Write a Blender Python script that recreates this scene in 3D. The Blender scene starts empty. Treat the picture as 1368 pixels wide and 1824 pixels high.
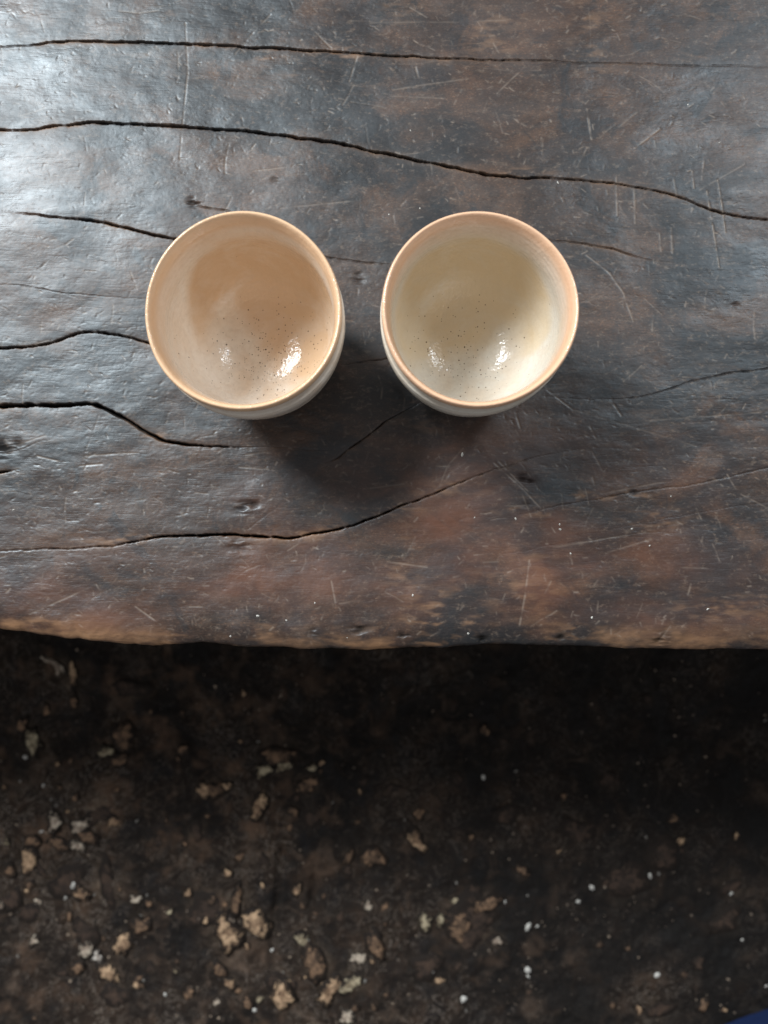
import bpy, math, random
import numpy as np
from mathutils import Vector, Matrix

scene = bpy.context.scene
COL = scene.collection
R = math.radians
random.seed(7)
rng = np.random.default_rng(11)

# ------------------------------------------------------------------ camera
TABLE_Z = 0.40            # height of the table top above the floor
CAM_H = 0.3775            # camera above the table top
TILT = R(2.8)
FPX = 1370.0              # focal length in photograph pixels (1368 x 1824)

cam_data = bpy.data.cameras.new('camera')
cam = bpy.data.objects.new('camera', cam_data)
COL.objects.link(cam)
cam.location = (0, 0, TABLE_Z + CAM_H)
cam.rotation_euler = (TILT, 0, 0)
cam_data.sensor_fit = 'VERTICAL'
cam_data.sensor_height = 24.0
cam_data.lens = 12.0 / (912.0 / FPX)
cam_data.clip_start = 0.01
cam_data.clip_end = 50.0
cam_data.dof.use_dof = True
cam_data.dof.focus_distance = 0.365
cam_data.dof.aperture_fstop = 5.0
scene.camera = cam

# ------------------------------------------------------------------ light
scene.view_settings.view_transform = 'Standard'
scene.view_settings.look = 'None'
scene.view_settings.exposure = 0.22
scene.view_settings.gamma = 1.0
world = bpy.data.worlds.new("World")
scene.world = world
world.use_nodes = True
bg = world.node_tree.nodes['Background']
bg.inputs['Color'].default_value = (0.95, 0.97, 1.0, 1)
bg.inputs['Strength'].default_value = 0.27

def area_lamp(name, loc, target, sx, sy, watts, color):
    d = bpy.data.lights.new(name, 'AREA')
    d.shape = 'RECTANGLE'
    d.size, d.size_y = sx, sy
    d.energy = watts
    d.color = color
    o = bpy.data.objects.new(name, d)
    COL.objects.link(o)
    o.location = loc
    v = Vector(target) - Vector(loc)
    o.rotation_euler = v.to_track_quat('-Z', 'Y').to_euler()
    return o

area_lamp('window_light', (-1.20, 1.12, TABLE_Z + 1.62), (0, 0.1, TABLE_Z), 0.66, 0.72, 78, (0.93, 0.975, 1.0))
area_lamp('doorway_light', (1.20, 1.05, TABLE_Z + 1.60), (0, 0.1, TABLE_Z), 0.22, 0.55, 15, (0.86, 0.94, 1.0))

# ------------------------------------------------------------------ helpers
def at(px, py, z):
    """photograph pixel -> point on the horizontal plane z"""
    x = (px - 684.0) / FPX
    y = -(py - 912.0) / FPX
    c, s = math.cos(TILT), math.sin(TILT)
    dy, dz = y * c + s, y * s - c
    k = (z - (TABLE_Z + CAM_H)) / dz
    return (x * k, dy * k)

def px_len(z):
    return (TABLE_Z + CAM_H - z) / FPX

_perm = np.random.default_rng(5).permutation(256)
_perm = np.concatenate([_perm, _perm, _perm])
_ga = np.random.default_rng(6).random(256) * 2 * np.pi
_gx, _gy = np.cos(_ga).astype(np.float32), np.sin(_ga).astype(np.float32)

def perlin(x, y, seed=0):
    x = np.asarray(x, np.float32) + seed * 17.31
    y = np.asarray(y, np.float32) + seed * 9.77
    xi, yi = np.floor(x).astype(np.int32), np.floor(y).astype(np.int32)
    xf, yf = x - xi, y - yi
    xi &= 255; yi &= 255
    u = xf * xf * xf * (xf * (xf * 6 - 15) + 10)
    v = yf * yf * yf * (yf * (yf * 6 - 15) + 10)
    def g(ix, iy, fx, fy):
        h = _perm[_perm[ix] + iy]
        return _gx[h] * fx + _gy[h] * fy
    a = g(xi, yi, xf, yf); b = g(xi + 1, yi, xf - 1, yf)
    c = g(xi, yi + 1, xf, yf - 1); d = g(xi + 1, yi + 1, xf - 1, yf - 1)
    return (a + u * (b - a)) * (1 - v) + (c + u * (d - c)) * v

def fbm(x, y, octaves=4, seed=0, gain=0.5):
    t, a = 0, 1.0
    for i in range(octaves):
        t = t + a * perlin(x * 2 ** i, y * 2 ** i, seed + i)
        a *= gain
    return t

def sstep(a, b, x):
    t = np.clip((x - a) / (b - a), 0, 1)
    return t * t * (3 - 2 * t)

def grid_mesh(name, X, Y, Z, mat, attrs=None, parent=None):
    ny, nx = X.shape
    co = np.stack([X, Y, Z], -1).reshape(-1, 3).astype(np.float32)
    idx = np.arange(ny * nx, dtype=np.int32).reshape(ny, nx)
    quads = np.stack([idx[:-1, :-1], idx[:-1, 1:], idx[1:, 1:], idx[1:, :-1]], -1).reshape(-1, 4)
    me = bpy.data.meshes.new(name)
    me.vertices.add(len(co)); me.vertices.foreach_set('co', co.ravel())
    me.loops.add(quads.size); me.loops.foreach_set('vertex_index', quads.ravel())
    me.polygons.add(len(quads))
    me.polygons.foreach_set('loop_start', np.arange(0, quads.size, 4, dtype=np.int32))
    me.polygons.foreach_set('use_smooth', np.ones(len(quads), bool))
    for k, v in (attrs or {}).items():
        a = me.attributes.new(k, 'FLOAT', 'POINT')
        a.data.foreach_set('value', v.astype(np.float32).ravel())
    me.update(calc_edges=True)
    me.materials.append(mat)
    o = bpy.data.objects.new(name, me)
    COL.objects.link(o)
    if parent: o.parent = parent
    return o

def tag(o, label=None, cat=None, group=None, kind=None):
    if label: o['label'] = label
    if cat: o['category'] = cat
    if group: o['group'] = group
    if kind: o['kind'] = kind
    return o

class Nodes:
    def __init__(self, name):
        self.m = bpy.data.materials.new(name)
        self.m.use_nodes = True
        self.t = self.m.node_tree
        self.b = self.t.nodes['Principled BSDF']
    def n(self, kind, **kw):
        nd = self.t.nodes.new(kind)
        for k, v in kw.items():
            if k in nd.inputs: nd.inputs[k].default_value = v
            else: setattr(nd, k, v)
        return nd
    def link(self, a, b): self.t.links.new(a, b)
    def put(self, sock, v):
        if isinstance(v, (int, float)): sock.default_value = v
        elif isinstance(v, tuple): sock.default_value = v if len(v) == 4 else (*v, 1)
        else: self.link(v, sock)
    def coords(self, scale=(1, 1, 1), rot=(0, 0, 0), loc=(0, 0, 0)):
        tc = self.n('ShaderNodeTexCoord'); mp = self.n('ShaderNodeMapping')
        mp.inputs['Scale'].default_value = scale; mp.inputs['Rotation'].default_value = rot
        mp.inputs['Location'].default_value = loc
        self.link(tc.outputs['Object'], mp.inputs['Vector'])
        return mp.outputs[0]
    def noise(self, vec, scale, detail=4, rough=0.55, dist=0.0):
        nd = self.n('ShaderNodeTexNoise', Scale=scale, Detail=detail, Roughness=rough, Distortion=dist)
        self.link(vec, nd.inputs['Vector'])
        return nd.outputs['Fac']
    def voro(self, vec, scale, feature='F1', out='Distance', rand=1.0):
        nd = self.n('ShaderNodeTexVoronoi', Scale=scale, Randomness=rand)
        nd.feature = feature
        self.link(vec, nd.inputs['Vector'])
        return nd.outputs[out]
    def ramp(self, fac, a, b, lo=0.0, hi=1.0):
        nd = self.n('ShaderNodeMapRange', interpolation_type='SMOOTHSTEP')
        self.put(nd.inputs[0], fac)
        nd.inputs[1].default_value = a; nd.inputs[2].default_value = b
        nd.inputs[3].default_value = lo; nd.inputs[4].default_value = hi
        return nd.outputs[0]
    def mix(self, fac, a, b, mode='MIX'):
        nd = self.n('ShaderNodeMix', data_type='RGBA', blend_type=mode)
        self.put(nd.inputs[0], fac); self.put(nd.inputs[6], a); self.put(nd.inputs[7], b)
        return nd.outputs[2]
    def math(self, op, a, b=0.0, clamp=False):
        nd = self.n('ShaderNodeMath', operation=op, use_clamp=clamp)
        self.put(nd.inputs[0], a); self.put(nd.inputs[1], b)
        return nd.outputs[0]
    def attr(self, name):
        nd = self.n('ShaderNodeAttribute', attribute_name=name)
        return nd.outputs['Fac']
    def bump(self, h, strength, dist, normal=None):
        nd = self.n('ShaderNodeBump', Strength=strength, Distance=dist)
        self.put(nd.inputs['Height'], h)
        if normal is not None: self.link(normal, nd.inputs['Normal'])
        return nd.outputs[0]

# ------------------------------------------------------------------ materials
def wood_material():
    N = Nodes('old_wood')
    v = N.coords()
    grain = N.coords((0.65, 1.0, 1.0), (0, 0, R(-4)))
    big = N.noise(v, 11, 5, 0.6, 0.4)
    mid = N.noise(N.coords((0.6, 1, 1), loc=(3, 1, 0)), 38, 5, 0.62, 0.6)
    fine = N.noise(grain, 420, 5, 0.65)
    streak = N.noise(N.coords((0.22, 1.0, 1.0), (0, 0, R(-4)), (1, 5, 0)), 130, 5, 0.65, 0.5)
    c = N.mix(N.ramp(big, 0.40, 0.62), (0.0125, 0.0100, 0.0095), (0.035, 0.0185, 0.0112))
    c = N.mix(N.ramp(mid, 0.46, 0.70, 0, 0.75), c, (0.072, 0.038, 0.0215))
    c = N.mix(N.ramp(mid, 0.46, 0.30, 0, 0.7), c, (0.012, 0.012, 0.013))
    c = N.mix(N.ramp(fine, 0.52, 0.72, 0, 0.6), c, (0.105, 0.078, 0.058))
    c = N.mix(N.ramp(streak, 0.56, 0.72, 0, 0.45), c, (0.085, 0.050, 0.031))
    c = N.mix(N.ramp(streak, 0.40, 0.26, 0, 0.4), c, (0.010, 0.009, 0.008))
    blot = N.noise(N.coords(loc=(9, 4, 0)), 27, 6, 0.68, 1.2)
    c = N.mix(N.ramp(blot, 0.47, 0.36, 0, 0.75), c, (0.0095, 0.0095, 0.0105))
    c = N.mix(N.ramp(blot, 0.60, 0.74, 0, 0.5), c, (0.075, 0.052, 0.037))
    micro = N.noise(N.coords((0.6, 1, 1), (0, 0, R(-5)), (6, 1, 0)), 1300, 3, 0.7)
    c = N.mix(N.ramp(micro, 0.52, 0.72, 0, 0.65), c, N.mix(1.0, c, (2.6, 2.4, 2.2), 'MULTIPLY'))
    c = N.mix(N.ramp(micro, 0.46, 0.30, 0, 0.65), c, N.mix(1.0, c, (0.4, 0.4, 0.42), 'MULTIPLY'))
    red = N.attr('russet')
    c = N.mix(N.math('MULTIPLY', red, N.ramp(mid, 0.3, 0.7, 0.35, 1.0)), c, (0.110, 0.041, 0.020))
    wear = N.attr('wear')
    wn = N.math('MULTIPLY', wear, N.ramp(streak, 0.30, 0.62, 0.25, 1.0), True)
    c = N.mix(wn, c, (0.27, 0.142, 0.066))
    c = N.mix(N.math('MULTIPLY', N.attr('scratch'), 0.85), c, (0.27, 0.215, 0.17))
    c = N.mix(N.attr('crack'), c, (0.004, 0.0035, 0.003))
    N.put(N.b.inputs['Base Color'], c)
    ro = N.ramp(N.noise(N.coords((0.7, 1, 1), loc=(8, 2, 0)), 26, 6, 0.65, 0.5), 0.3, 0.7, 0.36, 0.51)
    ro = N.math('ADD', ro, N.math('MULTIPLY', wear, 0.18))
    ro = N.math('ADD', ro, N.math('MULTIPLY', N.attr('crack'), 0.5), True)
    N.put(N.b.inputs['Roughness'], ro)
    N.put(N.b.inputs['Specular IOR Level'], N.math('SUBTRACT', 0.62, N.math('MULTIPLY', N.attr('crack'), 0.5)))
    N.b.inputs['Specular Tint'].default_value = (0.84, 0.94, 1.0, 1)   # blue of the sky light put into the sheen colour
    # fine relief: short ridges along the grain, pits, open pores
    fb = N.noise(N.coords((0.9, 1, 1), (0, 0, R(-8))), 380, 3, 0.6, 1.2)
    pits = N.ramp(N.voro(N.coords((0.85, 1, 1), loc=(2, 2, 0)), 260), 0.0, 0.33)
    pores = N.ramp(N.noise(N.coords((0.15, 1, 1)), 700, 3, 0.6), 0.30, 0.50)
    nrm = N.bump(N.noise(v, 75, 4, 0.6, 0.3), 0.13, 0.0009)
    nrm = N.bump(fb, 0.12, 0.0004, nrm)
    nrm = N.bump(pits, 0.12, 0.0004, nrm)
    nrm = N.bump(pores, 0.12, 0.0003, nrm)
    N.link(nrm, N.b.inputs['Normal'])
    return N.m

def floor_material():
    N = Nodes('packed_earth')
    v = N.coords()
    a = N.noise(v, 9, 6, 0.62, 0.6)
    b = N.noise(N.coords(loc=(4, 2, 0)), 34, 6, 0.62, 0.8)
    f = N.noise(N.coords(loc=(1, 7, 0)), 130, 5, 0.7, 0.4)
    c = N.mix(N.ramp(a, 0.35, 0.65), (0.0068, 0.0056, 0.0050), (0.0195, 0.0130, 0.0092))
    c = N.mix(N.ramp(b, 0.52, 0.74, 0, 0.8), c, (0.076, 0.053, 0.039))
    c = N.mix(N.ramp(b, 0.48, 0.30, 0, 0.7), c, (0.008, 0.0075, 0.008))
    c = N.mix(N.ramp(f, 0.56, 0.78, 0, 0.65), c, (0.105, 0.080, 0.063))
    g = N.noise(N.coords(loc=(3, 1, 0)), 420, 3, 0.7)
    c = N.mix(N.ramp(g, 0.55, 0.75, 0, 0.7), c, N.mix(1.0, c, (3.0, 2.7, 2.5), 'MULTIPLY'))
    sw = N.noise(N.coords(loc=(5, 5, 0)), 48, 4, 0.6, 2.5)
    vein = N.ramp(N.math('ABSOLUTE', N.math('SUBTRACT', sw, 0.52)), 0.022, 0.0)
    c = N.mix(N.math('MULTIPLY', vein, N.ramp(a, 0.42, 0.62, 0.05, 0.75)), c, (0.17, 0.140, 0.115))
    c = N.mix(N.math('MULTIPLY', N.attr('pale'), N.ramp(f, 0.3, 0.6, 0.3, 1.0)), c, (0.16, 0.115, 0.08))
    c = N.mix(N.math('MULTIPLY', N.attr('rust'), N.ramp(b, 0.35, 0.62, 0.15, 1.0), True), c, (0.095, 0.058, 0.038))
    c = N.mix(N.math('MULTIPLY', N.attr('right_shade'), 0.85), c, (0.0075, 0.0068, 0.0065))
    N.put(N.b.inputs['Base Color'], c)
    N.put(N.b.inputs['Roughness'], N.ramp(b, 0.3, 0.7, 0.62, 0.9))
    N.put(N.b.inputs['Specular IOR Level'], 0.14)
    nrm = N.bump(b, 0.6, 0.006)
    nrm = N.bump(f, 0.5, 0.0025, nrm)
    N.link(nrm, N.b.inputs['Normal'])
    return N.m

def stone_material(name, col, col2, rough=0.75):
    N = Nodes(name)
    pos = N.n('ShaderNodeNewGeometry').outputs['Position']
    n1 = N.noise(pos, 130, 5, 0.7, 0.8)
    n2 = N.noise(pos, 310, 4, 0.65)
    c = N.mix(N.ramp(n1, 0.42, 0.66), col2, col)
    c = N.mix(N.ramp(n2, 0.5, 0.7, 0, 0.5), c, tuple(0.45 * q for q in col2))
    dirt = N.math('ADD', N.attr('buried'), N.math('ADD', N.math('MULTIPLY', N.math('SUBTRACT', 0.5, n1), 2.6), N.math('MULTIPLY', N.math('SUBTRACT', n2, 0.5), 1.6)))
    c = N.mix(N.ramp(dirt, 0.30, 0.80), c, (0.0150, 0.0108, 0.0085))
    N.put(N.b.inputs['Base Color'], c)
    N.put(N.b.inputs['Roughness'], rough); N.put(N.b.inputs['Specular IOR Level'], 0.15)
    N.link(N.bump(n2, 0.5, 0.001), N.b.inputs['Normal'])
    return N.m

def plain(name, col, rough=0.6, bump=0.0):
    N = Nodes(name)
    n1 = N.noise(N.coords(), 900, 3)
    N.put(N.b.inputs['Base Color'], N.mix(n1, tuple(0.75 * q for q in col), col))
    N.put(N.b.inputs['Roughness'], rough)
    return N.m

def glaze_material(name, tone, warm, lip, stain_shade, specks, spot):
    """spot = centre of the speckled area on the cup floor (object space)"""
    N = Nodes(name)
    v = N.coords()
    n1 = N.noise(v, 42, 5, 0.6, 0.8)
    n2 = N.noise(N.coords(loc=(1, 2, 3)), 420, 4, 0.65)
    c = N.mix(N.ramp(n1, 0.38, 0.66, 0, 0.9), tone, warm)
    c = N.mix(N.ramp(n2, 0.42, 0.72, 0, 0.35), c, tuple(0.78 * q for q in warm))
    st = N.math('MULTIPLY', N.attr('stain_shade'), N.ramp(n1, 0.25, 0.62, 0.65, 1.0), True)
    c = N.mix(st, c, stain_shade)
    c = N.mix(N.attr('lip'), c, lip)
    # iron specks in the glaze: dots of several sizes, thickest on the floor of the cup
    near = N.attr('speck')
    for sc, rad, dens, k in ((900, 0.22, 0.62, 0.65), (620, 0.20, 0.62, 0.8), (380, 0.14, 0.72, 0.9)):
        vo = N.n('ShaderNodeTexVoronoi', Scale=sc)
        N.link(N.coords((1, 1, 0.6), loc=(sc * 0.01, 0, 0)), vo.inputs['Vector'])
        hit = N.math('LESS_THAN', vo.outputs['Distance'], rad)
        sep = N.n('ShaderNodeSeparateColor'); N.link(vo.outputs['Color'], sep.inputs[0])
        keep = N.math('GREATER_THAN', N.math('ADD', sep.outputs[0], N.math('MULTIPLY', near, 0.42 * specks)), 1.0)
        c = N.mix(N.math('MULTIPLY', N.math('MULTIPLY', hit, keep), k), c, (0.075, 0.042, 0.02))
    N.put(N.b.inputs['Base Color'], c)
    N.put(N.b.inputs['Roughness'], N.ramp(n2, 0.3, 0.7, 0.09, 0.24))
    N.put(N.b.inputs['Specular IOR Level'], 0.5)
    nrm = N.bump(N.noise(v, 130, 3, 0.5), 0.35, 0.0012)
    nrm = N.bump(N.noise(v, 700, 2, 0.5), 0.34, 0.00045, nrm)
    N.link(nrm, N.b.inputs['Normal'])
    return N.m

WOOD = wood_material()
EARTH = floor_material()

# ------------------------------------------------------------------ floor
def axis(lo, hi, step, far_lo, far_hi):
    mid = np.arange(lo, hi + step / 2, step)
    def tail(start, end, sgn):
        out, s, p = [], step, start
        while (end - p) * sgn > 0:
            s *= 1.28
            p = p + sgn * min(s, 0.06)
            out.append(p)
        return out
    return np.array(tail(lo, far_lo, -1)[::-1] + list(mid) + tail(mid[-1], far_hi, 1))

FLAKES = [  # px, py, w, h (photograph pixels), turn in degrees, material
    (104, 1184, 30, 9, -40, 'p'), (131, 1205, 11, 40, 0, 't'), (133, 1250, 9, 22, 0, 'b'), (62, 1320, 22, 36, 20, 'y'), (43, 1290, 14, 22, 0, 'b'),
    (84, 1262, 9, 16, 0, 'b'), (220, 1312, 32, 34, 0, 'b'), (188, 1340, 22, 18, 30, 'y'), (212, 1352, 26, 22, 0, 'b'), (472, 1372, 26, 18, 20, 'y'),
    (505, 1364, 28, 13, 10, 'y'), (495, 1345, 50, 22, 0, 'b'), (362, 1407, 16, 22, -10, 't'), (400, 1402, 20, 13, 0, 't'), (382, 1408, 26, 22, 0, 'b'),
    (460, 1436, 20, 32, -10, 't'), (556, 1366, 15, 10, 0, 'y'), (548, 1398, 30, 22, 30, 'b'), (98, 1465, 20, 26, 0, 'p'), (144, 1472, 30, 20, 20, 'p'),
    (205, 1463, 22, 13, 0, 't'), (138, 1508, 20, 14, -30, 'p'), (104, 1505, 30, 15, -20, 'b'), (155, 1490, 30, 20, -40, 'b'), (180, 1450, 50, 24, 20, 'd'),
    (52, 1532, 24, 32, 10, 't'), (19, 1550, 14, 18, 0, 'b'), (120, 1575, 40, 40, 0, 'd'), (143, 1592, 28, 16, -35, 't'), (190, 1572, 17, 52, 8, 'd'),
    (408, 1660, 34, 50, 8, 't'), (409, 1640, 14, 18, 0, 'p'), (456, 1642, 38, 30, -30, 't'), (422, 1605, 12, 36, -12, 'b'), (250, 1648, 26, 22, 20, 'b'),
    (153, 1692, 22, 22, -40, 'p'), (173, 1705, 15, 16, 0, 'w'), (218, 1683, 24, 34, -15, 't'), (193, 1735, 30, 24, -35, 't'), (138, 1724, 16, 16, 0, 'b'),
    (538, 1670, 20, 16, 0, 'y'), (562, 1712, 30, 44, 10, 'b'), (410, 1749, 18, 14, 0, 't'), (504, 1768, 32, 34, 30, 't'), (500, 1748, 34, 26, 0, 'd'),
    (586, 1762, 24, 38, -25, 't'), (624, 1749, 34, 18, 25, 'y'), (640, 1706, 30, 14, 20, 'p'), (618, 1810, 18, 24, 25, 'p'), (664, 1526, 32, 26, -30, 'b'),
    (742, 1495, 20, 32, 25, 't'), (746, 1450, 16, 14, 0, 'b'), (838, 1645, 66, 58, 20, 'd'), (816, 1650, 34, 40, 0, 'b'), (868, 1608, 34, 18, 20, 'b'),
    (884, 1673, 22, 10, 0, 'p'), (811, 1605, 14, 9, 30, 'y'), (757, 1642, 18, 26, 0, 'y'), (783, 1638, 15, 16, 0, 'y'), (930, 1549, 20, 12, -30, 'b'),
    (781, 1746, 13, 11, 0, 't'), (862, 1300, 12, 12, 0, 'b'), (1292, 1640, 36, 22, 25, 'd'), (1085, 1390, 28, 22, 0, 'd'), (700, 1404, 22, 10, 0, 'd'),
    (350, 1480, 14, 22, 20, 'd'), (520, 1446, 18, 12, -30, 'b'), (555, 1460, 18, 24, 0, 'd'), (468, 1535, 14, 18, 20, 'd'), (656, 1612, 10, 16, 0, 'p'),
    (668, 1680, 26, 34, 20, 'b'), (370, 1620, 56, 30, 15, 'd'), (205, 1775, 30, 26, 0, 'd'), (268, 1722, 13, 15, 20, 'd'), (1305, 1580, 34, 11, 20, 'd'),
    (1028, 1480, 36, 30, 0, 'd'), (1180, 1520, 34, 38, 20, 'd'), (1110, 1570, 60, 36, 0, 'd'), (760, 1720, 34, 26, 0, 'd'), (1178, 1800, 40, 14, 10, 'd'),
    (20, 1600, 26, 30, 0, 'd'), (50, 1625, 30, 24, 0, 'd'), (150, 1660, 30, 40, 10, 'd'), (905, 1450, 28, 22, 0, 'd'), (230, 1228, 44, 20, 0, 'd'),
]
fr = random.Random(404)
while len(FLAKES) < 205:                        # smaller chips, thickest towards the left
    px, py = fr.uniform(0, 1368), fr.uniform(1190, 1820)
    if fr.random() > (1.0 if px < 700 else 0.28) * (0.25 + 0.75 * (py - 1190) / 630): continue
    q = 5 + 11 * fr.random() ** 1.8
    FLAKES.append((px, py, q, q * fr.uniform(0.6, 1.6), fr.uniform(-60, 60), fr.choice('bbbbddttpy' if px < 720 else 'bbdddddt')))
fpx = px_len(0.0)
fx = axis(-0.47, 0.47, 0.0022, -1.6, 1.6)
fy = axis(-0.56, 0.02, 0.0022, -1.6, 1.6)
FX, FY = np.meshgrid(fx, fy)
FZ = (0.006 * fbm(FX * 7, FY * 7, 3, 2) + 0.0028 * fbm(FX * 32, FY * 32, 4, 8, 0.6) + 0.0012 * fbm(FX * 120, FY * 120, 3, 5))
pale = np.zeros_like(FX)
for (px, py, w, h, a, m) in FLAKES:            # soil is paler in a ring around each embedded stone
    x0, y0 = at(px, py, 0.0)
    r = 0.5 * max(w, h) * fpx
    d = np.hypot(FX - x0, FY - y0)
    pale = np.maximum(pale, 0.55 * np.exp(-(d / (1.15 * r)) ** 2))
pale *= np.clip(0.55 + 1.1 * fbm(FX * 60, FY * 60, 4, 21), 0, 1)
right_shade = sstep(-0.12, 0.30, FX + 0.10 * fbm(FX * 6, FY * 6, 4, 61)) * np.clip(0.75 + 0.9 * fbm(FX * 16, FY * 16, 4, 62), 0.1, 1)  # shade over the right of the floor, put into the soil colour
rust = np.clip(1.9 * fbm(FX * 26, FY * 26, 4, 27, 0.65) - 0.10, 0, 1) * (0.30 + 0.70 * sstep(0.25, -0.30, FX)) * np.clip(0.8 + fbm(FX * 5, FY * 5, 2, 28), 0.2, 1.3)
grooves = [[(500, 1500), (497, 1540), (493, 1590), (486, 1650)], [(560, 1540), (556, 1580), (552, 1640)]]
for g in grooves:
    q = [at(a, b, 0.0) for a, b in g]
    gy = [p[1] for p in q][::-1]; gx = [p[0] for p in q][::-1]
    on = sstep(gy[0] - 0.01, gy[0] + 0.02, FY) * sstep(gy[-1] + 0.01, gy[-1] - 0.02, FY)
    d = np.abs(FX - np.interp(FY, gy, gx) - 0.002 * perlin(FY * 90, FY * 0, 4))
    FZ -= 0.006 * on * np.exp(-(d / 0.0022) ** 2)
floor = grid_mesh('floor', FX, FY, FZ, EARTH, {'pale': pale, 'rust': rust, 'right_shade': right_shade})
tag(floor, kind='structure')

def floor_z(x, y):
    i = int(np.argmin(np.abs(fy - y))); j = int(np.argmin(np.abs(fx - x)))
    return float(FZ[i, j])

STONE = {
    'p': stone_material('pale_grey_stone', (0.50, 0.43, 0.34), (0.20, 0.15, 0.115)),
    't': stone_material('tan_stone', (0.46, 0.315, 0.195), (0.17, 0.105, 0.065)),
    'b': stone_material('brown_stone', (0.21, 0.128, 0.078), (0.075, 0.048, 0.032)),
    'd': stone_material('dark_stone', (0.060, 0.038, 0.027), (0.028, 0.020, 0.016)),
    'y': stone_material('yellowish_stone', (0.40, 0.34, 0.23), (0.15, 0.115, 0.075)),
    'w': stone_material('white_stone', (0.58, 0.54, 0.48), (0.25, 0.21, 0.18)),
}

def pebble_mesh(name, w, h, tall, mat, seed, rings=4, seg=14, rough=0.34):
    r = random.Random(seed)
    ph = [r.uniform(0, 6.28) for _ in range(4)]
    verts, faces = [], []
    rad = []
    for k in range(seg):
        a = 2 * math.pi * k / seg
        q = 1 + rough * (0.7 * math.sin(2 * a + ph[0]) + 0.6 * math.sin(3 * a + ph[1]) + 0.55 * math.sin(5 * a + ph[2])) * 0.55 + r.uniform(-rough, rough) * 0.45
        rad.append(max(0.35, q))
    for i in range(rings):
        t = i / (rings - 1)
        s = [1.12, 1.0, 0.72, 0.36][i] if rings == 4 else 1 - t
        z = [-1.2, 0.15, 0.80, 1.0][i] if rings == 4 else t
        for k in range(seg):
            a = 2 * math.pi * k / seg
            q = rad[k] * s * (1 + r.uniform(-0.08, 0.08))
            verts.append((0.5 * w * q * math.cos(a), 0.5 * h * q * math.sin(a), tall * (z + r.uniform(-0.16, 0.16))))
    for i in range(rings - 1):
        for k in range(seg):
            k2 = (k + 1) % seg
            faces.append((i * seg + k, i * seg + k2, (i + 1) * seg + k2, (i + 1) * seg + k))
    verts.append((0, 0, tall * (1.0 + r.uniform(-0.2, 0.2))))
    top = len(verts) - 1
    for k in range(seg):
        faces.append(((rings - 1) * seg + k, (rings - 1) * seg + (k + 1) % seg, top))
    me = bpy.data.meshes.new(name)
    me.from_pydata(verts, [], faces)
    me.polygons.foreach_set('use_smooth', np.ones(len(me.polygons), bool))
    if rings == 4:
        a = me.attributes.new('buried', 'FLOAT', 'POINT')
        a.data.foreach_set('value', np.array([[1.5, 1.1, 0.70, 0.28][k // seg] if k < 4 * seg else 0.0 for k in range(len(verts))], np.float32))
    me.materials.append(mat)
    return me

for i, (px, py, w, h, a, m) in enumerate(FLAKES):
    x, y = at(px, py, 0.0)
    tall = fpx * min(w, h) * 0.28 if m != 'd' else fpx * min(w, h) * 0.07
    me = pebble_mesh('stone', 1.55 * w * fpx, 1.55 * h * fpx, tall, STONE[m], 100 + i, rough=0.34)
    o = bpy.data.objects.new('stone', me)
    COL.objects.link(o)
    o.location = (x, y, floor_z(x, y) + 0.0004)
    o.rotation_euler = (0, 0, R(a))
    o.parent = floor

# loose grit on the floor
gv, gf, gt = [], [], []
for k in range(2600):
    x, y = rng.uniform(-0.45, 0.45), rng.uniform(-0.55, 0.0)
    if perlin(x * 14, y * 14, 33) < rng.uniform(-0.5, 0.35): continue
    r = 0.0007 + 0.0016 * rng.random() ** 3
    z = floor_z(x, y)
    b = len(gv)
    a0 = rng.uniform(0, 6.28)
    sq = rng.uniform(0.5, 1.0)
    ring = [(x + r * math.cos(a0 + q * 1.2566) * rng.uniform(.7, 1.2), y + sq * r * math.sin(a0 + q * 1.2566) * rng.uniform(.7, 1.2)) for q in range(5)]
    gv += [(p, q, z - 0.0006) for p, q in ring] + [(0.55 * p + 0.45 * x, 0.55 * q + 0.45 * y, z + 0.6 * r) for p, q in ring]
    gf += [(b + q, b + (q + 1) % 5, b + 5 + (q + 1) % 5, b + 5 + q) for q in range(5)] + [tuple(b + 5 + q for q in range(5))]
    gt += [rng.random() ** 2.2] * 10
me = bpy.data.meshes.new('grit')
me.from_pydata(gv, [], gf)
a = me.attributes.new('tone', 'FLOAT', 'POINT'); a.data.foreach_set('value', np.array(gt, np.float32))
N = Nodes('grit_soil')
N.put(N.b.inputs['Base Color'], N.mix(N.attr('tone'), (0.035, 0.026, 0.021), (0.30, 0.23, 0.17)))
N.put(N.b.inputs['Roughness'], 0.85)
me.materials.append(N.m)
o = bpy.data.objects.new('grit', me); COL.objects.link(o)
tag(o, 'fine brown grit strewn over the dark floor', 'grit', kind='stuff')

# a curl of pale fibre lying near the left end
cv = bpy.data.curves.new('shaving', 'CURVE'); cv.dimensions = '3D'
sp = cv.splines.new('NURBS'); pts = [(76, 1169), (83, 1176), (95, 1177), (103, 1182), (107, 1192), (106, 1201)]
sp.points.add(len(pts) - 1); sp.use_endpoint_u = True; sp.order_u = 3
for q, (px, py) in zip(sp.points, pts):
    x, y = at(px, py, 0.0); q.co = (x, y, floor_z(x, y) + 0.002, 1)
for q, w in zip(sp.points, (0.7, 0.8, 1.0, 1.3, 1.4, 0.8)): q.radius = w
cv.bevel_depth = 0.0017; cv.bevel_resolution = 2
cv.materials.append(STONE['p'])
tmp = bpy.data.objects.new('shaving_curve', cv); COL.objects.link(tmp)
bpy.context.view_layer.update()
me = bpy.data.meshes.new_from_object(tmp.evaluated_get(bpy.context.evaluated_depsgraph_get()))
bpy.data.objects.remove(tmp)
me.name = 'shaving'
o = bpy.data.objects.new('shaving', me); COL.objects.link(o)
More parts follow.
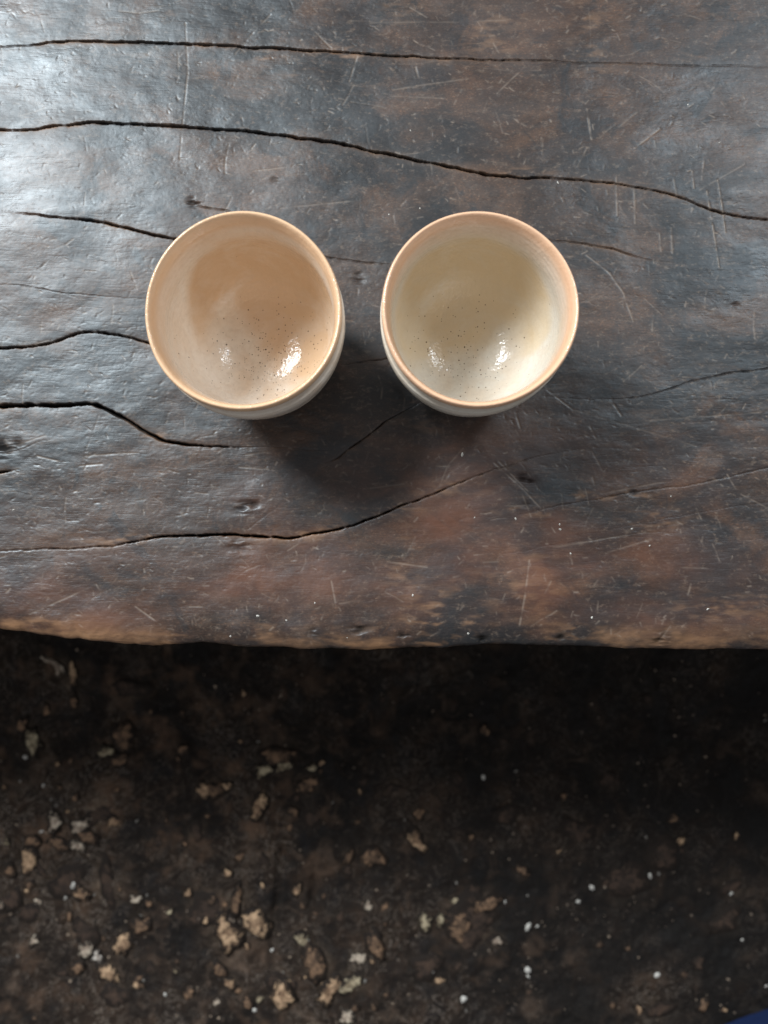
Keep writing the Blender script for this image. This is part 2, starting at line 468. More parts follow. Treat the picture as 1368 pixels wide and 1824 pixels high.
tag(o, 'pale curled wood shaving on the dark floor below the left end of the table edge', 'shaving')

# ------------------------------------------------------------------ table
CRACKS = [  # (px, py, width px)
    [(-60, 86, 2), (0, 83, 2.5), (60, 79, 3), (92, 74, 4.5), (160, 73, 5), (240, 74, 6), (340, 77, 6), (420, 80, 6), (490, 85, 6), (560, 90, 6), (620, 93, 5), (684, 97, 5), (760, 103, 4.5), (840, 106, 4), (950, 108, 3), (1050, 113, 2.6), (1200, 117, 2.2), (1368, 117, 1.8), (1430, 118, 1)],
    [(-60, 231, 5), (0, 232, 5), (55, 233, 4), (90, 227, 6), (160, 219, 8), (240, 222, 7), (340, 227, 7), (430, 232, 7), (500, 241, 8), (560, 249, 8), (620, 258, 8), (660, 268, 8), (684, 273, 8), (740, 285, 7), (800, 297, 7), (870, 313, 7), (930, 318, 5), (1000, 320, 4), (1090, 327, 3.4), (1160, 339, 3.4), (1210, 351, 4), (1270, 373, 4.5), (1310, 384, 4), (1368, 391, 3.5), (1430, 396, 3)],
    [(5, 376, 1), (60, 383, 3), (130, 390, 4.5), (190, 398, 5), (250, 412, 5.5), (310, 426, 5), (420, 445, 4), (575, 457, 3.2), (620, 463, 3), (680, 471, 2.5), (760, 480, 1)],
    [(880, 420, 1), (990, 428, 2.6), (1050, 435, 2.8), (1090, 443, 3), (1140, 459, 2.2), (1200, 469, 1)],
    [(-60, 622, 5), (0, 619, 5), (60, 614, 5), (100, 606, 5), (135, 592, 5), (170, 590, 4.5), (220, 598, 4), (265, 610, 4), (330, 630, 2), (380, 640, 1)],
    [(-60, 722, 12), (0, 721, 12), (60, 721, 11), (110, 721, 9), (160, 719, 10), (185, 727, 9.5), (220, 745, 8.5), (250, 765, 9), (275, 779, 9), (300, 787, 7), (350, 792, 5), (420, 796, 3), (500, 797, 1.6), (570, 802, 1)],
    [(575, 826, 1), (592, 822, 2.4), (620, 800, 3), (660, 772, 3), (700, 742, 3), (750, 716, 2.4), (800, 690, 1)],
    [(590, 655, 1), (620, 649, 2.4), (660, 643, 2.8), (700, 639, 2.8), (760, 634, 1)],
    [(-60, 981, 1.6), (0, 980, 2.2), (60, 979, 3), (120, 977, 3), (200, 973, 3), (240, 965, 4), (300, 956, 5), (350, 952, 7), (400, 951, 8), (440, 955, 8), (480, 956, 7.5), (510, 960, 6), (540, 955, 5), (590, 946, 5), (640, 932, 4.5), (684, 915, 4.2), (740, 893, 3.6), (800, 868, 3.2), (880, 836, 2.6), (950, 815, 2), (1030, 799, 1)],
    [(970, 705, 1), (1050, 714, 1.9), (1130, 710, 2.2), (1180, 697, 2.5), (1240, 678, 2.4), (1300, 664, 2.7), (1368, 656, 2.5), (1430, 650, 2)],
    [(920, 917, 1), (985, 902, 2.2), (1060, 890, 2.2), (1130, 876, 2.8), (1230, 864, 2.2), (1300, 850, 2.2), (1368, 832, 2.2), (1430, 820, 1)],
    [(-60, 842, 6), (0, 841, 5), (18, 839, 3), (34, 836, 1)],
    [(352, 369, 2), (365, 371, 2.6), (395, 374, 2.6), (425, 379, 1.4)],
    [(-30, 505, 1), (40, 509, 2), (110, 520, 2), (190, 528, 2), (260, 533, 1)],
    [(-30, 810, 1.4), (12, 806, 2), (40, 800, 1.8), (60, 788, 1.5), (90, 781, 1)],
    [(490, 905, 0.8), (440, 945, 2)][::-1],
    [(880, 990, 0.8), (1000, 968, 1.6), (1100, 955, 1.6), (1180, 946, 0.8)],
    [(1080, 945, 0.8), (1180, 925, 1.4), (1290, 905, 1.4), (1400, 890, 0.8)],
]
SCRATCHES = [  # polyline px..., strength
    ([(1259, 340), (1270, 400), (1281, 475)], 1.0), ([(1278, 320), (1287, 370), (1293, 415)], 1.0), ([(1097, 315), (1099, 385)], .7), ([(1129, 335), (1131, 397)], .8),
    ([(1175, 415), (1178, 447)], .7), ([(1196, 405), (1198, 450)], .8), ([(1247, 338), (1325, 293)], .55), ([(1045, 455), (1085, 485), (1110, 520), (1128, 572)], .8),
    ([(1045, 195), (1053, 250)], .9), ([(330, 40), (334, 130), (320, 285)], .7), ([(316, 90), (318, 140)], .5), ([(500, 372), (640, 358)], .6), ([(470, 303), (510, 298)], .7),
    ([(555, 50), (590, 85)], .7), ([(636, 100), (622, 145)], .7), ([(975, 695), (1020, 730)], .8), ([(1091, 718), (1106, 741)], 1.0), ([(880, 825), (930, 870), (962, 905)], .8),
    ([(888, 822), (940, 875)], .7), ([(1054, 805), (1072, 838)], .6), ([(942, 998), (934, 1060), (925, 1115)], .8), ([(50, 1095), (155, 1048)], .6), ([(240, 1080), (285, 1112)], .9),
    ([(590, 1035), (597, 1072)], .8), ([(605, 1075), (640, 1070)], .5), ([(930, 880), (945, 920)], .6), ([(1130, 265), (1175, 230)], .9), ([(1105, 225), (1135, 200)], .5),
    ([(1233, 305), (1236, 335)], .9), ([(1255, 280), (1250, 320)], .6), ([(700, 160), (850, 138)], .5), ([(696, 172), (790, 176)], .4), ([(740, 120), (745, 138)], .8),
    ([(1020, 730), (1240, 795)], .35), ([(1050, 760), (1060, 780)], .8), ([(1000, 880), (1002, 905)], .8), ([(1055, 850), (1060, 872)], .7), ([(1070, 880), (1200, 855)], .5),
    ([(985, 975), (1150, 948)], .5), ([(1080, 985), (1160, 960)], .45), ([(860, 710), (1010, 688)], .4), ([(690, 1000), (760, 1010)], .6), ([(150, 812), (205, 808)], .7),
    ([(65, 812), (110, 823)], .8), ([(140, 830), (180, 826)], .8), ([(195, 808), (245, 806)], .7), ([(20, 795), (80, 775)], .6), ([(1200, 320), (1205, 350)], .6),
    ([(1295, 845), (1310, 870)], .7), ([(1320, 880), (1368, 905)], .4), ([(1230, 1040), (1225, 1060)], .8), ([(1190, 1010), (1260, 1012)], .4), ([(1240, 905), (1250, 925)], .6),
    ([(918, 735), (926, 762)], .9), ([(660, 870), (720, 862)], .4), ([(1150, 750), (1350, 735)], .4), ([(700, 385), (703, 400)], .6), ([(660, 40), (900, 36)], .35), ([(730, 12), (760, 30)], .6),
]
EDGE = [(-400, 1105), (-60, 1114), (0, 1121), (60, 1127), (120, 1138), (200, 1146), (280, 1150), (360, 1146), (420, 1149), (500, 1154), (600, 1155), (700, 1157), (780, 1154), (820, 1150), (880, 1148), (960, 1150), (1040, 1152), (1120, 1155), (1200, 1158), (1280, 1156), (1368, 1158), (1430, 1155), (1800, 1168)]

EDGE_DROP = 0.007
ex, ey = zip(*[at(a, b, TABLE_Z - EDGE_DROP) for a, b in EDGE])
tx = axis(-0.206, 0.206, 0.00046, -0.75, 0.75)
edge_y = np.interp(tx, ex, ey) + 0.0011 * fbm(tx * 55, tx * 0 + 3.3, 4, 3)
y_nom = float(np.mean(ey[2:-2]))
ty = axis(y_nom + 0.0005, 0.296, 0.00037, y_nom, 0.80)
ty = ty[ty > y_nom + 1e-4]
ty = ty[::-1]                                   # back to front
TX, TY = np.meshgrid(tx, ty)
wgt = sstep(y_nom + 0.045, y_nom, TY)
TY = TY + wgt * (edge_y[None, :] - y_nom)
TZ = 0.0022 * fbm(TX * 5, TY * 9, 3, 4) + 0.0007 * fbm(TX * 22, TY * 34, 3, 9) + 0.00008 * fbm(TX * 130, TY * 210, 3, 12, 0.6)
crack = np.zeros_like(TX); scratch = np.zeros_like(TX)
tpx = px_len(TABLE_Z)
n_big = fbm(TX * 20, TY * 32, 4, 31)
n_fine = fbm(TX * 90, TY * 260, 3, 41)

# stained russet heartwood towards the front right, bare worn wood along the edge and the cracks
cx0, cy0 = at(860, 960, TABLE_Z)
russet = np.exp(-(((TX - cx0) / 0.105) ** 2 + ((TY - cy0) / 0.050) ** 2)) * 0.85
cx1, cy1 = at(1180, 1060, TABLE_Z)
russet = np.maximum(russet, 0.6 * np.exp(-(((TX - cx1) / 0.07) ** 2 + ((TY - cy1) / 0.028) ** 2)))
cx2, cy2 = at(60, 1080, TABLE_Z)
russet = np.maximum(russet, 0.75 * np.exp(-(((TX - cx2) / 0.10) ** 2 + ((TY - cy2) / 0.022) ** 2)))
cx3, cy3 = at(860, 20, TABLE_Z)
russet = np.maximum(russet, 0.12 * np.exp(-(((TX - cx3) / 0.09) ** 2 + ((TY - cy3) / 0.05) ** 2)))
cx4, cy4 = at(420, 1040, TABLE_Z)
russet = np.maximum(russet, 0.55 * np.exp(-(((TX - cx4) / 0.12) ** 2 + ((TY - cy4) / 0.030) ** 2)))
russet *= np.clip(0.70 + 1.3 * n_big, 0, 1.3)
dist_edge = TY - edge_y[None, :]
wear = np.exp(-(dist_edge / 0.0075) ** 2) * np.clip(0.60 + 2.2 * n_big + 1.0 * n_fine, 0, 1.0)
for (px, py, w, h, s) in [(790, 1120, 60, 60, .75), (770, 760, 26, 10, .3), (780, 872, 60, 10, .8), (700, 905, 50, 12, .5), (930, 310, 46, 8, .6), (1075, 885, 90, 12, .6), (1170, 925, 60, 20, .35),
                          (960, 910, 60, 8, .6), (560, 950, 70, 14, .5), (230, 960, 90, 10, .5), (275, 775, 26, 12, .5), (1290, 1085, 90, 30, .35), (1175, 1140, 80, 22, .6), (620, 95, 50, 14, .5),
                          (470, 100, 36, 16, .5), (720, 20, 40, 20, .3), (880, 60, 60, 60, .25), (1050, 70, 40, 90, .25), (990, 560, 50, 120, .10), (720, 1010, 30, 60, .3), (930, 1040, 70, 60, .25), (540, 1130, 120, 20, .5), (60, 1110, 110, 14, .5), (1020, 1130, 160, 18, .5)]:
    x0, y0 = at(px, py, TABLE_Z)
    g = s * np.exp(-(((TX - x0) / (w * tpx)) ** 2 + ((TY - y0) / (h * tpx)) ** 2))
    wear = np.maximum(wear, g * np.clip(0.22 + 2.6 * n_fine + 1.3 * n_big, 0, 1.2))

wig = np.random.default_rng(77)
for ci, line in enumerate(CRACKS):
    P = np.array([(*at(a, b, TABLE_Z), w * tpx) for a, b, w in line])
    j0, j1 = np.searchsorted(tx, [P[0, 0], P[-1, 0]])
    if j1 - j0 < 3: continue
    xs = tx[j0:j1]
    yc = np.interp(xs, P[:, 0], P[:, 1])
    ww = np.interp(xs, P[:, 0], P[:, 2])
    k = 9
    yc = np.convolve(np.pad(yc, k, mode='edge'), np.ones(2 * k + 1) / (2 * k + 1), 'valid')
    yc = yc + 0.00045 * fbm(xs * 170, xs * 0 + ci, 3, 50 + ci) + 0.0008 * fbm(xs * 40, xs * 0 + ci * 2.1, 2, 60 + ci)
    ww = ww * np.clip(1 + (0.35 + 0.55 * np.clip((ww - 0.0007) / 0.0012, 0, 1)) * fbm(xs * 190, xs * 0 + ci, 3, 70 + ci), 0.4, 1.7)
    ang = np.arctan(np.gradient(yc, xs))
    i0 = max(0, np.searchsorted(-ty, -(yc.max() + 0.012)) - 4)
    i1 = min(len(ty), np.searchsorted(-ty, -(yc.min() - 0.012)) + 4)
    sub = (slice(i0, i1), slice(j0, j1))
    dsig = (TY[sub] - yc[None, :]) * np.cos(ang)[None, :]
    d = np.abs(dsig)
    half = 0.5 * ww[None, :]
    core = sstep(half * 0.58 + 0.00013, half * 0.18, d)
    strong = np.clip((ww - 0.00045) / 0.0009, 0.10, 1.0)[None, :]
    TZ[sub] -= core * (np.minimum(0.006, 3.0 * ww)[None, :] * strong) + 0.00028 * strong * np.exp(-d / 0.0011)
    crack[sub] = np.maximum(crack[sub], core * np.clip(strong * 1.15, 0, 1))
    side = np.where(dsig < 0, 1.0, 0.45)
    wv = 0.45 * strong * side * np.exp(-np.clip(d - half, 0, 1) / 0.0014) * np.clip(0.35 + 2.0 * n_big[sub], 0, 1)
    wear[sub] = np.maximum(wear[sub], wv)

def draw_scratch(pts, width, strength, depth):
    for (x0, y0), (x1, y1) in zip(pts[:-1], pts[1:]):
        m = 4 * width
        j0, j1 = np.searchsorted(tx, [min(x0, x1) - m, max(x0, x1) + m])
        i0, i1 = np.searchsorted(-ty, [-(max(y0, y1) + m) - .003, -(min(y0, y1) - m) + .003])
        if j1 <= j0 or i1 <= i0: continue
        sub = (slice(i0, i1), slice(j0, j1))
        X, Y = TX[sub], TY[sub]
        L2 = (x1 - x0) ** 2 + (y1 - y0) ** 2 + 1e-12
        t = np.clip(((X - x0) * (x1 - x0) + (Y - y0) * (y1 - y0)) / L2, 0, 1)
        d = np.hypot(X - x0 - t * (x1 - x0), Y - y0 - t * (y1 - y0))
        g = np.exp(-(d / width) ** 2)
        brk = np.clip(0.75 + 1.6 * n_fine[sub], 0.1, 1)
        scratch[sub] = np.maximum(scratch[sub], strength * g * brk)
        TZ[sub] -= depth * g * brk

for pts, s in SCRATCHES:
    q = [at(a, b, TABLE_Z) for a, b in pts]
    draw_scratch(q, 0.00040, 0.62 * s, 0.00024 * s * s)
for k in range(2600):                           # random nicks and hairline scratches
    x, y = rng.uniform(-0.20, 0.20), rng.uniform(-0.045, 0.29)
    if k < 260:
        a = rng.choice([rng.normal(0.05, 0.25), rng.normal(1.45, 0.35), rng.uniform(0, 3.14)])
        L = rng.gamma(2.0, 0.0035) + 0.002
        s = rng.uniform(0.08, 0.42)
    else:
        a = rng.normal(0.0, 1.1); L = rng.uniform(0.0008, 0.003); s = rng.uniform(0.05, 0.30) if rng.random() < 0.8 else rng.uniform(0.3, 0.6)
    bend = rng.normal(0, 0.18)
    p1 = (x + L / 2 * math.cos(a), y + L / 2 * math.sin(a))
    p2 = (p1[0] + L / 2 * math.cos(a + bend), p1[1] + L / 2 * math.sin(a + bend))
    draw_scratch([(x, y), p1, p2], rng.uniform(0.00026, 0.00042), s, rng.uniform(0.00002, 0.00012))
for (px, py, r, dp) in [(348, 360, 9, .0016), (352, 364, 6, .0016), (340, 365, 5, .001), (435, 905, 16, .0007), (450, 898, 10, .0008), (425, 970, 22, .0006), (930, 852, 10, .0008), (945, 858, 8, .0008), (940, 900, 9, .0007), (1130, 876, 8, .0008),
                        (720, 1135, 12, .0015), (860, 1140, 10, .0015), (1180, 1140, 16, .0014), (1000, 1135, 9, .0012), (700, 480, 10, .0006), (635, 490, 12, .0005), (640, 500, 9, .0006), (0, 800, 18, .0012), (30, 790, 10, .001), (490, 318, 9, .0004), (1310, 545, 6, .0008), (640, 1120, 14, .001), (560, 1128, 10, .001)]:
    x0, y0 = at(px, py, TABLE_Z)
    d = np.hypot(TX - x0, (TY - y0) * 1.3) / (r * tpx)
    g = np.exp(-d ** 2) * np.clip(0.6 + 2.5 * n_fine, 0, 1.4)
    TZ -= dp * g
    crack = np.maximum(crack, np.clip(g * dp / 0.0016, 0, 0.85))

# rounded live edge: the top rolls over near the front, then the face and the underside
roll = 0.013
de = TY - edge_y[None, :]
t = np.clip(1 - de / roll, 0, 1)
TZ -= EDGE_DROP * (1 - np.sqrt(np.clip(1 - t ** 2.4, 0, 1)))
TZ -= 0.0012 * sstep(0.02, 0.0, de) * np.clip(fbm(TX * 70, TY * 70, 3, 91) + 0.2, 0, 1)
face_z = [-0.0095, -0.013, -0.018, -0.026, -0.036, -0.046, -0.052]
face_d = [0.0004, 0.0012, 0.0026, 0.005, 0.009, 0.016, 0.03]
rX, rY, rZ = [TX], [TY], [TZ]
def ext(a, v):
    return np.concatenate([a, np.full((1, a.shape[1]), 0.0) + v])
for z, d in zip(face_z, face_d):
    rX.append(tx[None, :]); rY.append((edge_y + d + 0.0012 * fbm(tx * 60, tx * 0 + z * 100, 3, 95))[None, :])
    rZ.append(np.full((1, len(tx)), z))
    wear = ext(wear, 0.25); russet = ext(russet, 0.4); crack = ext(crack, 0.0); scratch = ext(scratch, 0.0)
rX.append(tx[None, :]); rY.append(np.full((1, len(tx)), ty[0])); rZ.append(np.full((1, len(tx)), -0.052))
wear = ext(wear, 0.1); russet = ext(russet, 0.2); crack = ext(crack, 0.0); scratch = ext(scratch, 0.0)
TX, TY, TZ = np.concatenate(rX), np.concatenate(rY), np.concatenate(rZ)
table = bpy.data.objects.new('table', None)
COL.objects.link(table)
table.location = (0, 0, 0)
tag(table, 'dark weathered wooden slab table with cracks and a wavy worn front edge', 'table')
grid_mesh('table_top', TX, TY, TZ + TABLE_Z, WOOD,
          {'wear': np.clip(wear, 0, 1), 'russet': np.clip(russet, 0, 1), 'crack': np.clip(crack, 0, 1), 'scratch': np.clip(scratch, 0, 1)}, table)
def table_z(x, y):
    i = int(np.argmin(np.abs(ty - y))); j = int(np.argmin(np.abs(tx - x)))
    return TABLE_Z + float(TZ[i, j])

# ------------------------------------------------------------------ cups
def catmull(P, n):
    P = np.array(P, float)
    Q = np.vstack([2 * P[0] - P[1], P, 2 * P[-1] - P[-2]])
    out = []
    for i in range(len(P) - 1):
        p0, p1, p2, p3 = Q[i:i + 4]
        for k in range(n):
            t = k / n
            out.append(0.5 * ((2 * p1) + (-p0 + p2) * t + (2 * p0 - 5 * p1 + 4 * p2 - p3) * t ** 2 + (-p0 + 3 * p1 - 3 * p2 + p3) * t ** 3))
    out.append(P[-1])
    return np.array(out)

CUP_H = 0.070
INNER = [(0.0, 9.0), (6, 9.1), (12, 9.6), (18, 11.0), (24, 14.2), (29, 19.0), (32.6, 25.5), (34.8, 33), (36.0, 41), (36.3, 48), (36.1, 54), (36.3, 59), (36.9, 63.5), (37.5, 66.4), (38.1, 68.4)]
LIP = [(38.1, 68.4), (38.6, 69.4), (39.2, 69.95), (39.9, 69.75), (40.4, 68.6), (40.5, 66.8)]
OUTER = [(40.5, 66.8), (39.9, 64.4), (39.7, 62), (40.2, 59.6), (40.85, 58.4), (40.9, 57.4), (40.1, 56.3), (40.6, 55.0), (40.85, 52), (40.2, 46), (38.8, 37), (36.6, 27), (33.5, 18), (29.0, 10), (26, 6.2), (25.2, 3.2), (25, 0.6), (24.2, 0.0), (22, 0.0), (20.8, 1.0), (20, 2.4), (10, 3.0), (0.0, 3.0)]

def make_cup(label, cat, rim_px, mat, seed, turn, stain_shade_fn, speck_fn, group=None):
    SEG = 288
    prof_in, prof_lip, prof_out = catmull(INNER, 9), catmull(LIP, 5), catmull(OUTER, 6)
    prof = np.vstack([prof_in[:-1], prof_lip[:-1], prof_out]) / 1000.0
    n_in, n_lip = len(prof_in) - 1, len(prof_lip) - 1
    th = np.linspace(0, 2 * np.pi, SEG, endpoint=False)
    r0, z0 = prof[:, 0][:, None], prof[:, 1][:, None]
    rs = np.random.default_rng(seed)
    a1, a2, a3 = rs.uniform(0, 6.28, 3)
    up = sstep(0.01, 0.07, z0)
    rad = r0 * (1 + up * (-0.009 * np.cos(2 * th + 0.3 * a1) + 0.0045 * np.cos(3 * th + a2)))[:, :] \
        + (0.000025 * np.sin(z0 * 1900 + 1.2 * np.sin(th + a3)) * sstep(0.012, 0.03, r0))
    hz = z0 + up * (0.0007 * np.cos(th + a3) + 0.0007 * np.cos(2 * th + a2 + 1))
    X, Y, Z = rad * np.cos(th), rad * np.sin(th), hz + 0 * th
    # normals of the whole lathe, shared so the body and the lip meet without a crease
    dpr = np.stack([np.gradient(X, axis=0), np.gradient(Y, axis=0), np.gradient(Z, axis=0)], -1)
    dth = np.stack([np.roll(q, -1, 1) - np.roll(q, 1, 1) for q in (X, Y, Z)], -1)
    nrm = np.cross(dth, dpr)
    ln = np.linalg.norm(nrm, axis=-1, keepdims=True)
    nrm = nrm / np.maximum(ln, 1e-12)
    nrm[0, :] = (0, 0, 1); nrm[-1, :] = (0, 0, -1)
    zz = Z
    inside = np.zeros_like(Z); inside[:n_in + n_lip // 2] = 1
    lipv = np.zeros_like(Z)
    lipn = 0.15 * np.cos(th * 2 + a1) + 0.12 * np.cos(th * 5 + a2)
    lipv[:] = np.where(inside > 0, (0.45 * sstep(0.048, 0.064, zz + 0.003 * lipn) + 0.55 * sstep(0.0610, 0.0670, zz + 0.0012 * lipn)), sstep(0.0610, 0.0662, zz + 0.0016 * lipn))
    stain_shade = stain_shade_fn(X, Y, Z) * inside  # tea brown that also paints the rim's shadow inside the cup
    speck = speck_fn(X, Y, Z) * inside
    root = bpy.data.objects.new('tea_cup', None)
    COL.objects.link(root)
    def part(name, rows):
        idx = np.concatenate(rows) if isinstance(rows, list) else rows
        return idx
    def build(name, segs):
        vs, ns, at_, faces, off = [], [], [[], [], []], [], 0
        for (a, b) in segs:
            rows = b - a + 1
            vs.append(np.stack([X[a:b + 1], Y[a:b + 1], Z[a:b + 1]], -1).reshape(-1, 3))
            ns.append(nrm[a:b + 1].reshape(-1, 3))
            for q, arr in zip(at_, (lipv, stain_shade, speck)): q.append(arr[a:b + 1].ravel())
            idx = off + np.arange(rows * SEG).reshape(rows, SEG)
            nx = np.roll(idx, -1, 1)
            faces.append(np.stack([idx[:-1], idx[1:], nx[1:], nx[:-1]], -1).reshape(-1, 4)[:, ::-1])
            off += rows * SEG
        vs, ns, faces = np.vstack(vs), np.vstack(ns), np.vstack(faces).astype(np.int32)
        me = bpy.data.meshes.new(name)
        me.vertices.add(len(vs)); me.vertices.foreach_set('co', vs.astype(np.float32).ravel())
        me.loops.add(faces.size); me.loops.foreach_set('vertex_index', faces.ravel())
        me.polygons.add(len(faces)); me.polygons.foreach_set('loop_start', np.arange(0, faces.size, 4, dtype=np.int32))
        me.polygons.foreach_set('use_smooth', np.ones(len(faces), bool))
        for nm, q in zip(('lip', 'stain_shade', 'speck'), at_):
            a = me.attributes.new(nm, 'FLOAT', 'POINT'); a.data.foreach_set('value', np.concatenate(q).astype(np.float32))
        me.update(calc_edges=True)
        me.normals_split_custom_set_from_vertices(ns.tolist())
        me.materials.append(mat)
        o = bpy.data.objects.new(name, me)
        COL.objects.link(o); o.parent = root
        return o
    a, b, e = n_in, n_in + n_lip, len(prof) - 1
    body = build('body', [(0, a), (b, e)])
    rim = build('rim', [(a, b)])
    rim['label'] = 'tan glazed lip'
    x, y = at(*rim_px, TABLE_Z + CUP_H)
    root.location = (x, y, TABLE_Z + 0.0010)
    root.rotation_euler = (0, 0, 0)
    tag(root, label, cat, group)
    return root

def tea_shade_line(X, Y, Z, levels):
    """tea colour and painted rim shadow below a wavy line whose height changes round the cup: (angle in degrees, height)"""
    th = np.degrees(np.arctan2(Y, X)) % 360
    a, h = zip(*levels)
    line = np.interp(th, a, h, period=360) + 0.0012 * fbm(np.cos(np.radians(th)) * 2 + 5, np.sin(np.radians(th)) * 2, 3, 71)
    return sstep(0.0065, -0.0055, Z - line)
def stain_shade_left(X, Y, Z):
    wall = tea_shade_line(X, Y, Z, [(0, 0.048), (45, 0.056), (90, 0.056), (130, 0.050), (165, 0.026), (200, 0.010), (250, 0.0), (300, 0.0), (335, 0.020)])
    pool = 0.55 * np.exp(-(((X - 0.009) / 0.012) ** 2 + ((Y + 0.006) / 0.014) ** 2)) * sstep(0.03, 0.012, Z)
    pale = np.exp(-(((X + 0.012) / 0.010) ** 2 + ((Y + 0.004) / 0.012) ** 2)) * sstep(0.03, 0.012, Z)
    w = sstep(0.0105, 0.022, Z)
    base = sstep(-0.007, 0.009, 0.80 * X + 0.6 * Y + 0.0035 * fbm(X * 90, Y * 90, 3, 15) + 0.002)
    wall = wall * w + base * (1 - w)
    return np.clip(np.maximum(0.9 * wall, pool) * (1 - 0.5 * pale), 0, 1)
def stain_shade_right(X, Y, Z):
    wall = tea_shade_line(X, Y, Z, [(0, 0.036), (45, 0.048), (90, 0.053), (135, 0.046), (180, 0.026), (215, 0.014), (250, 0.0), (300, 0.0), (330, 0.0)])
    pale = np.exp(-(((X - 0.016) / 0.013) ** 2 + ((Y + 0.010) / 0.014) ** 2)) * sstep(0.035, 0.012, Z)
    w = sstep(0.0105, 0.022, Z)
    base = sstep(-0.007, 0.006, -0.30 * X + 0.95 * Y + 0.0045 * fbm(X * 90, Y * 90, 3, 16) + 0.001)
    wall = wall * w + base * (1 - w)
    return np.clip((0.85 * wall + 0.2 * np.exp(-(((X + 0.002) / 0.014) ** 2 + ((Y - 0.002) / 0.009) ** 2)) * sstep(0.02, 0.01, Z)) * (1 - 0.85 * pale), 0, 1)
def speck_left(X, Y, Z):
    return np.exp(-(((X - 0.004) / 0.020) ** 2 + ((Y + 0.006) / 0.018) ** 2)) * sstep(0.045, 0.02, Z)
def speck_right(X, Y, Z):
    return np.exp(-(((X) / 0.022) ** 2 + ((Y + 0.004) / 0.020) ** 2)) * sstep(0.045, 0.02, Z)

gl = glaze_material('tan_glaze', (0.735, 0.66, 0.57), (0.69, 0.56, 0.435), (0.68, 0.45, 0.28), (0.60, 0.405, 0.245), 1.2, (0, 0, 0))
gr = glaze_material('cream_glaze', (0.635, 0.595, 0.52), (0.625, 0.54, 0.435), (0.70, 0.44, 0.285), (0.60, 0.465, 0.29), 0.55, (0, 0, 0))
make_cup('tan glazed tea cup with brown specks inside, left of the cream cup', 'cup', (433, 554), gl, 3, 0, stain_shade_left, speck_left, 'pair of glazed tea cups on the table')
make_cup('cream glazed tea cup with pinkish rim, right of the tan cup', 'cup', (855, 549), gr, 8, 0, stain_shade_right, speck_right, 'pair of glazed tea cups on the table')

# ------------------------------------------------------------------ crumbs
CRUMB = plain('white_crumb', (0.50, 0.48, 0.44), 0.6)
GREY_CRUMB = plain('grey_crumb', (0.20, 0.185, 0.165), 0.7)
TABLE_CRUMBS = [(823, 810, 8), (459, 1097, 7), (618, 1136, 9), (676, 1140, 6), (410, 1133, 5), (918, 924, 6), (996, 934, 4), (997, 943, 5), (1125, 942, 5), (1157, 972, 4), (1054, 1100, 6), (1016, 986, 5),
                (1261, 1085, 5), (1283, 253, 5), (1226, 186, 4), (993, 327, 5), (748, 372, 4), (693, 383, 4), (22, 908, 5), (845, 922, 4), (561, 1074, 4), (735, 1060, 5), (834, 1128, 6), (1195, 884, 3), (510, 1105, 4), (731, 233, 4)]
FLOOR_CRUMBS = [(861, 1384, 11), (1058, 1314, 6), (1159, 1561, 13), (1174, 1557, 8), (1029, 1604, 12), (1053, 1579, 16), (939, 1647, 22), (956, 1647, 9), (939, 1725, 17), (940, 1737, 9), (1321, 1673, 9), (1302, 1591, 9), (721, 1461, 7), (919, 1374, 7),
                (924, 1354, 6), (1151, 1491, 8), (1298, 1342, 6), (1322, 1256, 6), (970, 1172, 6), (814, 1528, 5), (814, 1507, 5), (813, 1573, 8), (899, 1604, 9), (939, 1594, 7), (906, 1576, 6), (949, 1580, 5), (969, 1579, 6), (905, 1676, 6),
                (771, 1729, 7), (830, 1800, 7), (826, 1780, 18), (1171, 1737, 15), (1363, 1754, 9), (1351, 1612, 5), (1346, 1661, 4), (46, 1348, 14), (42, 1285, 10), (35, 1392, 8), (77, 1399, 9), (90, 1425, 7), (100, 1435, 8), (74, 1481, 9),
                (244, 1462, 8), (460, 1321, 8), (130, 1578, 14), (116, 1600, 9), (167, 1595, 8), (405, 1661, 11), (457, 1665, 7), (485, 1691, 11), (250, 1631, 7), (262, 1594, 7), (32, 1703, 7), (347, 1730, 6), (256, 1746, 7), (295, 1770, 9),
                (454, 1797, 10), (650, 1744, 8), (505, 1729, 7), (549, 1672, 7), (365, 1352, 5), (552, 1311, 6), (593, 1430, 8), (495, 1470, 6), (15, 1383, 6), (1363, 1283, 7), (1212, 1755, 6), (1075, 1362, 5)]
SPECIAL = {(823, 810): 'pale crumb on the table just below the cream cup', (618, 1136): 'largest white crumb by the front edge of the table, between the cups',
           (459, 1097): 'bright white crumb near the front edge of the table, straight below the tan cup',
           (939, 1647): 'large grey white oval crumb on the floor right of the big brown stone',
           (939, 1725): 'large bright white crumb on the floor right of centre near the bottom',
           (46, 1348): 'large white crumb on the floor at the far left under the yellowish stone',
           (1159, 1561): 'larger of a close pair of white crumbs on the right part of the floor'}
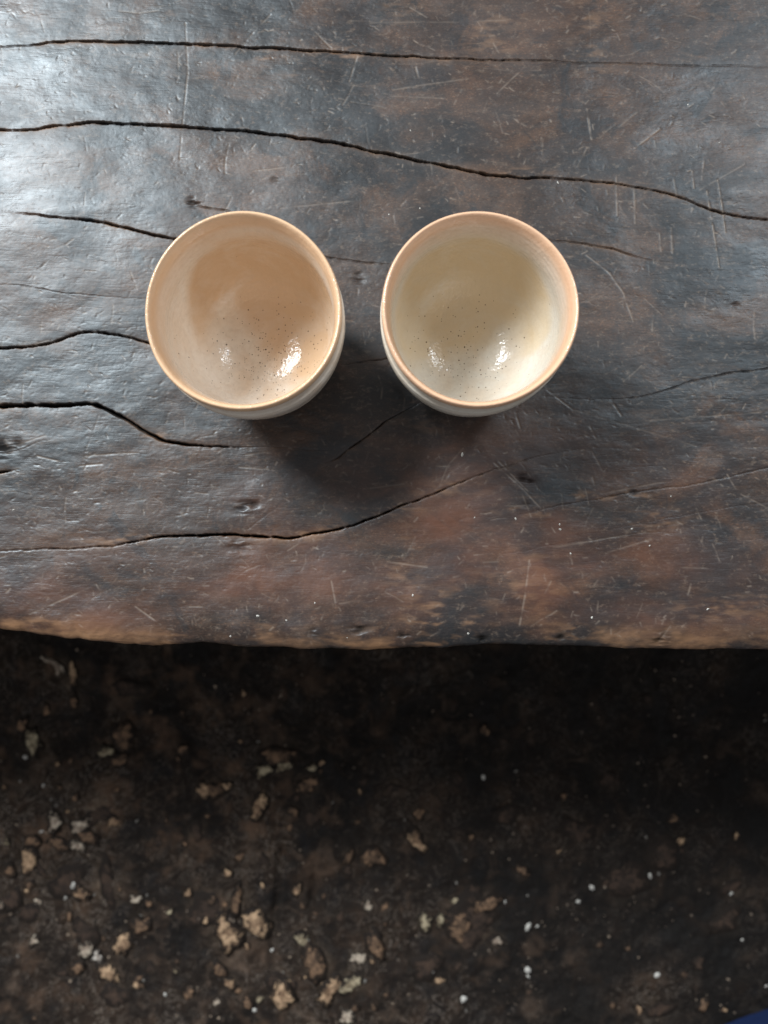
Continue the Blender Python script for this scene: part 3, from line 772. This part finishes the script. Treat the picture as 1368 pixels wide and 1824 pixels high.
for kind, lst, z0 in (('table', TABLE_CRUMBS, TABLE_Z), ('floor', FLOOR_CRUMBS, 0.0)):
    for i, (px, py, s) in enumerate(lst):
        if not z0 and s < 6.5: continue
        x, y = at(px, py, z0)
        u = px_len(z0) * s * (1.0 if z0 else 0.8)
        r = random.Random(i * 31 + len(lst))
        me = pebble_mesh('crumb', u * r.uniform(0.8, 1.15), u * r.uniform(0.45, 0.8), u * 0.35, CRUMB if z0 or s > 8.5 else GREY_CRUMB, 900 + i, rings=3, seg=8, rough=0.3)
        o = bpy.data.objects.new('crumb', me)
        COL.objects.link(o)
        o.location = (x, y, (table_z(x, y) if z0 else floor_z(x, y) + 0.0012) + u * 0.02)
        o.rotation_euler = (0, 0, r.uniform(0, 6.28))
        if (px, py) in SPECIAL:
            tag(o, SPECIAL[(px, py)], 'crumb', 'white crumbs scattered on the ' + kind)
        elif kind == 'table':
            tag(o, 'tiny white crumb lying on the dark wooden table top', 'crumb', 'white crumbs scattered on the table')
        else:
            tag(o, 'tiny white crumb lying on the dark floor', 'crumb', 'white crumbs scattered on the floor')

# ------------------------------------------------------------------ blue cloth at the lower right
def blue_cloth():
    N = Nodes('blue_cotton')
    wv = N.n('ShaderNodeTexWave', Scale=900.0, Distortion=0.6); N.link(N.coords(), wv.inputs['Vector'])
    c = N.mix(wv.outputs['Fac'], (0.006, 0.015, 0.056), (0.010, 0.023, 0.080))
    N.put(N.b.inputs['Base Color'], c); N.put(N.b.inputs['Roughness'], 0.9)
    N.put(N.b.inputs['Specular IOR Level'], 0.2)
    N.link(N.bump(N.noise(N.coords(), 60, 4), 0.5, 0.004), N.b.inputs['Normal'])
    u = np.linspace(0, 2 * np.pi, 97)[None, :]
    s = np.linspace(0, 1, 40)[:, None]
    r = 1 - s ** 2.2
    h = 0.085 * (1 - (1 - s) ** 3)
    wob = 1 + 0.05 * np.sin(3 * u + 1) + 0.03 * np.sin(7 * u + 2)
    X = 0.17 * r * wob * np.cos(u); Y = 0.10 * r * wob * np.sin(u)
    Z = h + 0.006 * fbm(X * 18, Y * 30, 3, 14) * (s > 0.02) + 0 * u
    o = grid_mesh('cloth', X, Y, Z, N.m)
    tag(o, 'corner of a dark blue cotton cloth at the bottom right of the floor', 'cloth')
    return o
cl = blue_cloth()
cx, cy = at(1368, 1796, 0.06)
cl.location = (cx + 0.089, cy - 0.132, 0.0)
